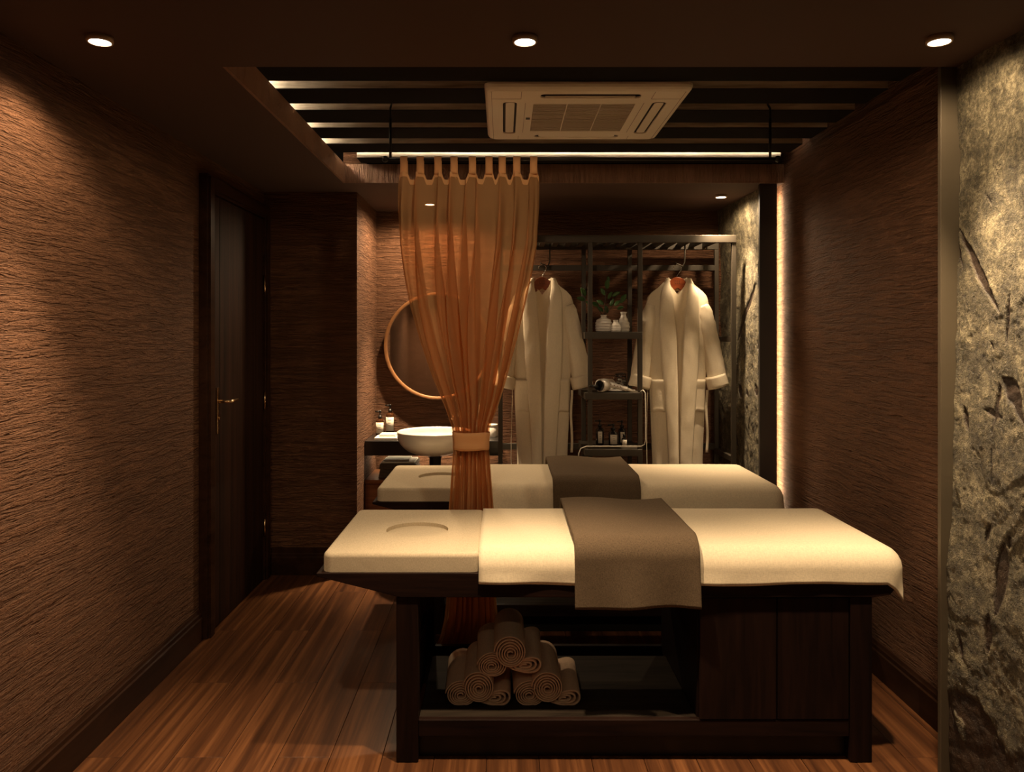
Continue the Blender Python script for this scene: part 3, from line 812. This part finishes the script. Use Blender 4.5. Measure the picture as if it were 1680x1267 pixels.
bottle((P(623.5, 0, 5.50).x, 5.50, .805), .029, .112, .062, 'amber', 'short amber pump bottle with cream label at the left end of the counter', 'counter pump bottles')
bottle((P(640, 0, 5.61).x, 5.61, .805), .030, .145, .062, 'amber', 'taller amber pump bottle with cream label beside the niche wall', 'counter pump bottles')
tray = empty('soap_tray', (P(634, 0, 5.29).x, 5.29, .805), 'white rectangular tray with folded cloth on the counter left of the basin', 'tray')
x0, x1 = P(616, 0, 5.27).x, P(653, 0, 5.27).x
bx('tray_base', M['matwhite'], tray, x0, x1, 5.215, 5.37, .805, .822, .003)
bx('folded_cloth', M['whitetowel'], tray, x0+.028, x1-.012, 5.24, 5.35, .822, .834, .005)
bx('cloth_fold', M['whitetowel'], tray, x0+.03, x1-.014, 5.242, 5.348, .8342, .842, .004)
jr = empty('white_jar', (P(808, 0, 5.4).x, 5.4, .805), 'small white jar on the counter right of the curtain', 'jar')
MB().lathe([(.034, 0), (.036, .006), (.036, .066), (.034, .068)], (P(808, 0, 5.4).x, 5.4, .805), 28).build('body', M['matwhite'], jr, True)
MB().lathe([(.0365, .069), (.0365, .085), (.034, .088), (.0001, .089)], (P(808, 0, 5.4).x, 5.4, .805), 28).build('lid', M['matwhite'], jr, True)
# clear diffuser with reeds seen through the cloth
dxp = (P(783, 0, 5.40).x, 5.40, .805)
df = empty('reed_diffuser', dxp, 'clear glass reed diffuser standing behind the curtain on the counter', 'diffuser')
MB().lathe([(.026, 0), (.028, .004), (.028, .062), (.014, .078), (.012, .098), (.010, .098), (.010, .08), (.025, .062), (.025, .006), (.0001, .005)], dxp, 24, cap=False).build('glass_body', M['glass'], df, True)
for k, (a, b_) in enumerate(((-.03, .01), (-.012, -.02), (.015, .015), (.032, -.008))):
    MB().tube([(dxp[0], dxp[1], dxp[2]+.01), (dxp[0]+a, dxp[1]+b_, dxp[2]+.23)], .0018, 6).build('reed', M['label'], df)
# towels on the lower shelf
zz = .547; x0 = P(622, 0, 5.26).x
for k in range(5):
    h = .019
    t = empty('folded_towel', (x0+.12, 5.38, zz), ('dark folded towel on the vanity shelf, layer %s of the stack' % ('at the bottom', 'second from the bottom', 'in the middle', 'second from the top', 'at the top')[k]), 'towel', 'dark towels on the vanity shelf')
    e = .004*((k*37) % 5-2)/2
    bx('folded_layer', M['greytowel'], t, x0+e, x0+.25+e, 5.25, 5.50, zz, zz+h*.46, .004)
    bx('folded_layer', M['greytowel'], t, x0+e+.002, x0+.249+e, 5.2525, 5.50, zz+h*.48, zz+h*.95, .004)
    zz += h
t = empty('white_towel', (x0+.12, 5.38, zz), 'white folded towel on top of the dark towel stack under the counter', 'towel')
bx('folded_layer', M['whitetowel'], t, x0+.015, x0+.24, 5.26, 5.48, zz, zz+.012, .005)
bx('folded_layer', M['whitetowel'], t, x0+.03, x0+.2, 5.28, 5.46, zz+.0125, zz+.022, .005)

# ------------------------------------------------------------------ robe rack
RY0, RY1 = 5.06, 5.47
rk = empty('robe_rack', (.74, 5.27, 0), 'tall open black metal rack holding robes, with three shelves in the middle', 'rack')
def rpx(x, Y=RY0): return (x-CX)*Y/F
ztopr = P(0, 386, RY0).z; pw = .0145
posts = [rpx(821), rpx(968.5), rpx(1050.5), rpx(1204.5)]
for i, x in enumerate(posts):
    for y in (RY0, RY1):
        bx('post', M['rack'], rk, x-pw, x+pw, y, y+.03, 0, ztopr-.047, .002)
xa, xb = posts[0]-pw, posts[3]+pw
bx('top_beam', M['rack'], rk, xa, xb, RY0-.004, RY0+.03, ztopr-.047, ztopr, .002)
bx('top_beam', M['rack'], rk, xa, xb, RY1, RY1+.03, ztopr-.047, ztopr, .002)
k = 0; x = xa+.02; s0 = None
while x < xb-.05:
    if s0 is None: s0 = bx('top_slat', M['rack'], rk, x, x+.034, RY0+.0305, RY1-.0005, ztopr-.03, ztopr-.004, .001); sx0 = x
    else:
        o = s0.copy(); col.objects.link(o); o.parent = rk; o.location.x = x-sx0
    x += .088
for zt_, nm in ((P(0, 545, RY0).z, 0), (P(0, 644.5, RY0).z, 1), (P(0, 737.5, RY0).z, 2)):
    bx('shelf', M['rack'], rk, rpx(959.5), rpx(1053.5), RY0+.004 if 0 else RY0-.006, RY1+.03, zt_-.044, zt_, .002)
for (zc) in (P(0, 552, RY0).z, P(0, 735, RY1).z):
    bx('side_rail', M['rack'], rk, posts[3]-pw*.9, posts[3]+pw*.9, RY0+.031, RY1-.001, zc-.035, zc, .002)
    bx('side_rail', M['rack'], rk, posts[0]-pw*.9, posts[0]+pw*.9, RY0+.031, RY1-.001, zc-.035, zc, .002)
bx('back_rail', M['rack'], rk, xa, xb, RY1+.001, RY1+.029, P(0, 444, RY1).z, P(0, 435, RY1).z, .002)
bx('back_rail', M['rack'], rk, xa, xb, RY1+.001, RY1+.029, P(0, 738, RY1).z, P(0, 728, RY1).z, .002)

# ------------------------------------------------------------------ robes
RYC = 5.255; SP = RYC/F
def make_robe(xc_px, lab_, seed, dzp=0, hy=437):
    xc = (xc_px-CX)*SP; z = lambda yp: CAMZ-(yp+dzp-CY)*SP; hx = xc
    root = empty('bathrobe', (xc, RYC, z(455)), lab_, 'bathrobe', 'white bathrobes on the rack')
    zb = .42
    WPTS = [(z(900), .166), (z(750), .168), (z(640), .186), (z(560), .196), (z(505), .206), (z(480), .210)]
    def wdt(zz): return interp(zz, WPTS)
    def ztop(x):
        a = abs(x); return interp(a, [(0, z(484)), (.045, z(470)), (.062, z(459)), (.085, z(463)), (.12, z(471)), (.165, z(479)), (.195, z(487)), (.215, z(503))])
    def fr(x, zz, side=-1):
        ww = max(wdt(zz), .01)*1.02; q = max(0, 1-(x/ww)**2)**.45
        d_ = .050*q
        r_ = .006*noise.noise(Vector((x*13+seed, zz*2.5, seed)))+.0035*noise.noise(Vector((x*30+seed, zz*14, seed+3)))
        return RYC+side*d_+r_*q
    def rel(pts, yp): return interp(yp, pts)
    LI = [(458, -.060), (472, -.058), (486, -.044), (510, -.034), (560, -.018), (650, -.008), (750, -.006), (900, -.010)]
    LO = [(458, -.078), (470, -.100), (484, -.122), (520, -.130), (600, -.115), (680, -.085), (750, -.070), (900, -.07)]
    RI = [(458, .064), (472, .062), (486, .050), (510, .040), (560, .027), (650, .010), (750, .006), (900, .012)]
    RO = [(458, .084), (470, .106), (484, .128), (540, .135), (600, .130), (680, .105), (750, .088), (900, .08)]
    for side in (-1, 1):
        rows = []
        for j in range(71):
            v = j/70; row = []
            for i in range(61):
                u = -1+2*i/60; 
                zz0 = lerp(z(470), zb, v); x = u*wdt(zz0)
                zt = ztop(x); zz = lerp(zt, zb, v)
                y = fr(x, zz, side)
                if side == -1:
                    yp = CY+(CAMZ-zz)/SP-dzp
                    a, b_ = rel(LI, yp), rel(RI, yp)
                    inn = sstep(a-.012, a+.004, x)*sstep(b_+.012, b_-.004, x)
                    y += .034*inn
                row.append((xc+x, y, zz))
            rows.append(row)
        MB().grid(rows).build('front_panel' if side == -1 else 'back_panel', M['robe'], root, True)
    # shawl collar, two bands from the neck to the hem
    for (I, O) in ((LI, LO), (RI, RO)):
        rows = []; m_ = 60; sgn = -1 if I is LI else 1
        for j in range(m_+1):
            yp = lerp(458, 900, (j/m_)**1.25); a, b_ = rel(I, yp), rel(O, yp); row = []
            lift = .016
            for i in range(11):
                s_ = i/10; x = lerp(a, b_, s_); zz = z(yp)
                # neck: the collar stands up and turns inward
                st = sstep(486, 458, yp)
                zz += .004*st
                y = fr(x, min(zz, z(488)))-.004-lift*math.sin(PI*(.08+.84*s_))**.6 + st*.03
                row.append((xc+x, y, zz))
            rows.append(row)
        MB().grid(rows).build('collar', M['robe'], root, True, sol=.008, soff=0)
    # collar behind the neck
    rows = []
    for j in range(5):
        yp = lerp(456, 474, j/4); row = []
        for i in range(13):
            a = PI*i/12; row.append((xc-.066*math.cos(a), RYC-.018+.055*math.sin(a), z(yp+3*math.sin(a))))
        rows.append(row)
    MB().grid(rows).build('neck_band', M['robe'], root, True, sol=.008)
    # sleeves
    for sgn in (-1, 1):
        sh_ = Vector((xc+sgn*.158, RYC, z(502))); el = Vector((xc+sgn*.214, RYC-.008, z(565))); cu = Vector((xc+sgn*(.272 if sgn > 0 else .262), RYC-.018, z(634)))
        rows = []; n_ = 28
        for j in range(26):
            t = j/25
            p = (1-t)**2*sh_+2*t*(1-t)*Vector((xc+sgn*.218, RYC-.004, z(540)))+t*t*cu
            ax = (Vector((xc+sgn*.218, RYC-.004, z(540)))-sh_)*(1-t)+(cu-Vector((xc+sgn*.218, RYC-.004, z(540))))*t
            ax.normalize(); side = Vector((-ax.z, 0, ax.x)); side = side if side.x > 0 else -side
            rx = interp(t, [(0, .050), (.12, .060), (.5, .058), (1, .066)]); ry = interp(t, [(0, .034), (.3, .040), (1, .046)])
            row = []
            for k_ in range(n_):
                a = 2*PI*k_/n_; w_ = .005*noise.noise(Vector((k_*.5+seed, t*7, sgn+seed)))+.003*noise.noise(Vector((k_*.9+seed, t*22, sgn+seed)))
                q = p+side*(rx+w_)*math.cos(a)+Vector((0, 1, 0))*(ry+w_)*math.sin(a)
                row.append(tuple(q))
            rows.append(row)
        MB().grid(rows, True).build('sleeve', M['robe'], root, True, sol=.004)
        rows = []
        for j in range(6):
            t = j/5; c0 = cu+Vector((-sgn*.020, 0, .075)); p = c0.lerp(cu+Vector((sgn*.0015, 0, -.006)), t)
            ax = (cu-c0).normalized(); side = Vector((-ax.z, 0, ax.x)); side = side if side.x > 0 else -side
            e = .0045 if j in (0, 5) else .006
            rows.append([tuple(p+side*(.0645+.003*t+e)*math.cos(2*PI*k_/n_)+Vector((0, 1, 0))*(.0455+e)*math.sin(2*PI*k_/n_)) for k_ in range(n_)])
        MB().grid(rows, True).build('cuff', M['robe'], root, True, sol=.007)
        # pocket
        rows = []
        pa, pb = (sgn*.094, sgn*.180)
        for j in range(13):
            yp = lerp(622, 674, j/12); row = []
            for i in range(9):
                x = lerp(pa+sgn*.010*(1-j/12)*-1, pb-sgn*.003*(j/12), i/8); zz = z(yp)-.004*math.sin(i*.8+seed)*(j/12)
                row.append((xc+x, fr(x, zz)-.006-(.005 if yp < 631 or yp > 671 else 0), zz))
            rows.append(row)
        MB().grid(rows).build('pocket', M['robe'], root, True, sol=.005)
    # belt ends
    for (bxo, ya, yb, wd_) in ((.196, 640, 742, .016), (-.205, 637, 900, .005)):
        rows = []
        for j in range(20):
            yp = lerp(ya, yb, j/19); x = bxo+.004*math.sin(j*.4+seed)
            rows.append([(xc+x+s_*wd_*.5, RYC-.014+.004*math.sin(j*.5), z(yp)) for s_ in (-1, 0, 1)])
        MB().grid(rows).build('belt_end', M['robe'], root, True, sol=.005)
    # hanger: a thing of its own
    hg = empty('coat_hanger', (xc, RYC, z(437)), 'reddish wooden hanger with chrome hook inside the %s robe' % ('left' if xc_px < 1000 else 'right'), 'hanger', 'wooden robe hangers')
    poly = []
    for k_ in range(17):
        a = PI*k_/16; poly.append((xc+.063*math.cos(a)*(1 if abs(math.cos(a)) < .99 else 1), z(474)+.078*math.sin(a)**.8 if 0 < k_ < 16 else z(476)))
    poly += [(xc-.165, z(486)), (xc-.175, z(493)), (xc-.160, z(495)), (xc-.05, z(481)), (xc, z(473)), (xc+.05, z(481)), (xc+.160, z(495)), (xc+.175, z(493)), (xc+.165, z(486))]
    wd0 = MB().prism(poly, 'y', RYC-.012, RYC+.010).build('wood_body', M['hangerwood'], hg, bev=.003)
    for k_ in range(3):
        ox = xc-.018+.014*k_
        MB().box(ox, ox+.002, RYC-.0128, RYC-.011, z(466), z(461)).box(ox, ox+.008, RYC-.0128, RYC-.011, z(466), z(466)+.002).box(ox, ox+.008, RYC-.0128, RYC-.011, z(461)-.002, z(461)).build('engraved_mark', M['ink'], wd0)
    hk = [(xc, RYC, z(458)), (xc, RYC, z(452)), (xc+.010, RYC, z(449))]
    for k_ in range(11):
        a = math.radians(-50+23*k_); hk.append((xc+.002+.026*math.cos(a), RYC, z(440.5)+.026*math.sin(a)))
    MB().tube(hk, .0023, 8).build('hook', M['chrome'], hg, True)
    MB().tube([(xc-.05, RYC+.012, z(493)), (xc+.05, RYC+.012, z(493))], .0035, 8).build('trouser_bar', M['brass'], hg, True)
    # bracket on the rack that carries the hanger
    bt = z(440.5)+.026
    MB().tube([(xc+.052, RYC+.002, ztopr-.034), (xc+.052, RYC, z(418)), (xc+.050, RYC, z(430)), (xc+.038, RYC, z(437)), (xc+.012, RYC, bt+.0+.000), (xc-.004, RYC, bt+.004), (xc-.012, RYC, bt+.012)], .005, 10).build('hook_bracket', M['rack'], rk, True)
    return root
make_robe(889.5, 'white bathrobe on hanger, partly behind the orange curtain', 1.7)
make_robe(1111, 'white bathrobe hanging at the right of the rack near the stone wall', 8.4)

# ------------------------------------------------------------------ things on the rack shelves
z1 = P(0, 545, RY0).z; z2 = P(0, 644.5, RY0).z; z3 = P(0, 737.5, RY0).z
def vase(px_, Y, prof, lab_, ribs=0):
    c_ = ((px_-CX)*Y/F, Y, z1)
    t = empty('vase', c_, lab_, 'vase', 'white ribbed vases')
    pr = []
    H = prof[-1][1]
    for k in range(60):
        zz = H*k/59; r = interp(zz, [(b_, a) for a, b_ in prof])
        if ribs and .15*H < zz < .75*H: r += .0016*math.sin(zz/H*ribs*2*PI)
        pr.append((r, zz))
    r_l = pr[-1][0]
    pr += [(r_l-.003, H+.001), (r_l-.005, H-.002), (r_l-.006, H-.02), (.0001, H-.03)]
    MB().lathe(pr, c_, 36, cap=False).build('body', M['white'], t, True)
    return c_, t
v1, _ = vase(990.5, 5.20, [(.040, 0), (.054, .006), (.057, .03), (.056, .062), (.046, .084), (.022, .096), (.018, .102), (.022, .114)], 'round squat white vase holding green branches', 6)
vase(1010, 5.16, [(.028, 0), (.033, .005), (.035, .025), (.030, .048), (.017, .064), (.015, .070), (.018, .080)], 'smallest ribbed vase between the two larger vases', 6)
vase(1023, 5.23, [(.034, 0), (.040, .006), (.042, .04), (.038, .066), (.026, .090), (.017, .112), (.017, .120), (.023, .135)], 'tall ribbed white vase at the right of the shelf', 5)
br = empty('leafy_branch', (v1[0], v1[1], v1[2]+.1), 'dark green leafy branches standing in the round vase', 'branch')
def Pz(x, y, Y=5.2): return P(x, y, Y)
LEAFS = [(996, 466, 13, 90), (989, 478, 11, 120), (1001, 484, 11, 60), (1011, 482, 12, 30), (1023, 489, 15, 55), (1013, 497, 11, 40), (1004, 496, 11, 70), (985, 496, 11, 150), (976, 499, 12, 160), (957, 478, 13, 120), (953, 490, 12, 165), (966, 497, 10, 150), (995, 507, 11, 110), (985, 507, 10, 140), (1018, 505, 10, 20), (998, 458, 9, 100)]
st = MB(); bp = Vector((v1[0], v1[1], v1[2]+.105))
for tx, ty in ((996, 470), (1020, 495), (957, 485), (1008, 487)):
    e = Pz(tx, ty); mid = bp.lerp(e, .5)+Vector((0, 0, .02)); st.tube([bp, mid, e], [.003, .002, .0012], 6)
st.build('stem', M['stem'], br, True)
for (lx, ly, ls, ang) in LEAFS:
    c_ = Pz(lx, ly, 5.2+random.uniform(-.03, .03)); s_ = ls*SP*.62; a = math.radians(ang); tilt = random.uniform(-.7, .7)
    ux = Vector((math.cos(a), tilt*.5, math.sin(a))).normalized(); uy = Vector((-math.sin(a), random.uniform(-.5, .5), math.cos(a))).normalized()
    rows = []
    for j in range(9):
        t = j/8; w_ = .55*s_*math.sin(PI*t)**.7*(1-.25*t)+.0006
        rows.append([tuple(c_+ux*s_*(2*t-1)+uy*w_*q-Vector((0, 1, 0))*.25*w_*(1-abs(q))+Vector((0, 0, -.12*s_*(2*t-1)**2))) for q in (-1, -.5, 0, .5, 1)])
    MB().grid(rows).build('leaf', M['leaf'], br, True, sol=.0008)
# dish, hair dryer, jar on the middle shelf
dc = ((1018-CX)*5.13/F, 5.15, z2)
ds = empty('dish', dc, 'thin white dish under the hair dryer handle', 'dish')
MB().lathe([(.0001, 0), (.055, 0), (.100, .009), (.101, .012), (.096, .011), (.054, .004), (.0001, .004)], dc, 40, sy=.6, cap=False).build('dish_body', M['white'], ds, True)
hd = empty('hair_dryer', ((1000-CX)*5.1/F, 5.1, z2), 'white hair dryer lying on the middle shelf between the robes', 'hair dryer')
h0 = P(984, 633, 5.075); h1 = P(1003, 630, 5.16)
ax = (h1-h0).normalized()
MB().tube([h0, h0+ax*.004, h0+ax*.05, h1, h1+ax*.004], [.040, .043, .042, .034, .026], 28).build('barrel', M['dryer'], hd, True)
MB().tube([h0-ax*.003, h0+ax*.002], [.034, .036], 24).build('intake', M['pump'], hd)
MB().tube([P(981, 636, 5.08), P(975, 634, 5.05), P(967, 633.5, 5.03)], [.020, .009, .006], 12).build('nozzle', M['pump'], hd, True)
h2 = P(997, 630, 5.105); h3 = P(1029, 640, 5.075); h3.z = max(h3.z, z2+.022)
hand = MB().tube([h2, h2.lerp(h3, .5), h3], [.019, .017, .016], 16).build('handle', M['dryer'], hd, True)
MB().tube([h3, P(1041, 642.5, 5.07), P(1050, 643, 5.065)], [.013, .006, .0035], 12).build('cord_sleeve', M['cord'], hd, True)
for k in range(4):
    c_ = h2.lerp(h3, .16+.16*k); MB().lathe([(.0036, -.0195), (.0036, -.0150)], (0, 0, 0), 10)
    o = MB().tube([c_+Vector((0, -.0185, .003)), c_+Vector((0, -.012, .003))], .0034, 10).build('button', M['button'], hand)
cpath = [P(1050, 643, 5.065)]+[P(x, y, 5.045) for x, y in ((1055, 640), (1058.5, 645), (1059, 680), (1059, 722), (1057.5, 729), (1052, 732.5))]
cpath += [P(x, y, 5.043) for x, y in ((1010, 732.5), (962, 732.5), (953, 736), (949.5, 744), (949, 765))]
MB().tube(cpath, .0036, 8).build('cord', M['cord'], hd, True)
jc = ((1018.5-CX)*5.3/F, 5.30, z2)
jt = empty('clip_jar', jc, 'clear glass clip top jar with cotton pads behind the hair dryer', 'jar')
MB().lathe([(.038, 0), (.044, .008), (.045, .075), (.036, .090), (.036, .098), (.034, .098), (.034, .09), (.042, .073), (.041, .01), (.0001, .006)], jc, 32, cap=False).build('glass_body', M['glass'], jt, True)
MB().lathe([(.038, .099), (.040, .104), (.036, .112), (.02, .118), (.0001, .119)], jc, 32, cap=False).build('lid', M['glass'], jt, True)
for k in range(7):
    a = k*2.4; MB().lathe([(.0001, -.008), (.014, -.006), (.017, 0), (.014, .006), (.0001, .008)], (jc[0]+.018*math.cos(a), jc[1]+.018*math.sin(a), jc[2]+.018+.0085*k), 14).build('cotton_ball', M['matwhite'], jt, True)
wx = jc[0]-.046
MB().tube([(wx+.004, jc[1]-.02, jc[2]+.100), (wx-.008, jc[1]-.02, jc[2]+.075), (wx-.018, jc[1]-.02, jc[2]+.02)], .0016, 6).tube([(wx+.006, jc[1]+.01, jc[2]+.100), (wx-.004, jc[1]+.01, jc[2]+.075), (wx-.012, jc[1]+.01, jc[2]+.02)], .0016, 6).build('wire_clip', M['chrome'], jt, True)
# bottles on the low shelf
bottle(((984-CX)*5.28/F, 5.28, z3), .028, .115, .055, 'darkglass', 'dark bottle at the left of the lowest rack shelf', 'dark bottles on the lowest rack shelf', lw=1.0)
bottle(((1006-CX)*5.24/F, 5.24, z3), .031, .095, .050, 'darkglass', 'dark bottle with broad label in the middle of the lowest rack shelf', 'dark bottles on the lowest rack shelf', lw=1.6)
bottle(((1021-CX)*5.30/F, 5.32, z3), .027, .105, .055, 'darkglass', 'dark bottle standing behind the small one, lowest rack shelf', 'dark bottles on the lowest rack shelf', lw=1.0)
bottle(((1024-CX)*5.18/F, 5.18, z3), .018, .060, .022, 'darkglass', 'smallest bottle with pale label at the right of the lowest rack shelf', 'dark bottles on the lowest rack shelf', name='small_bottle', lw=1.8, pump=False)
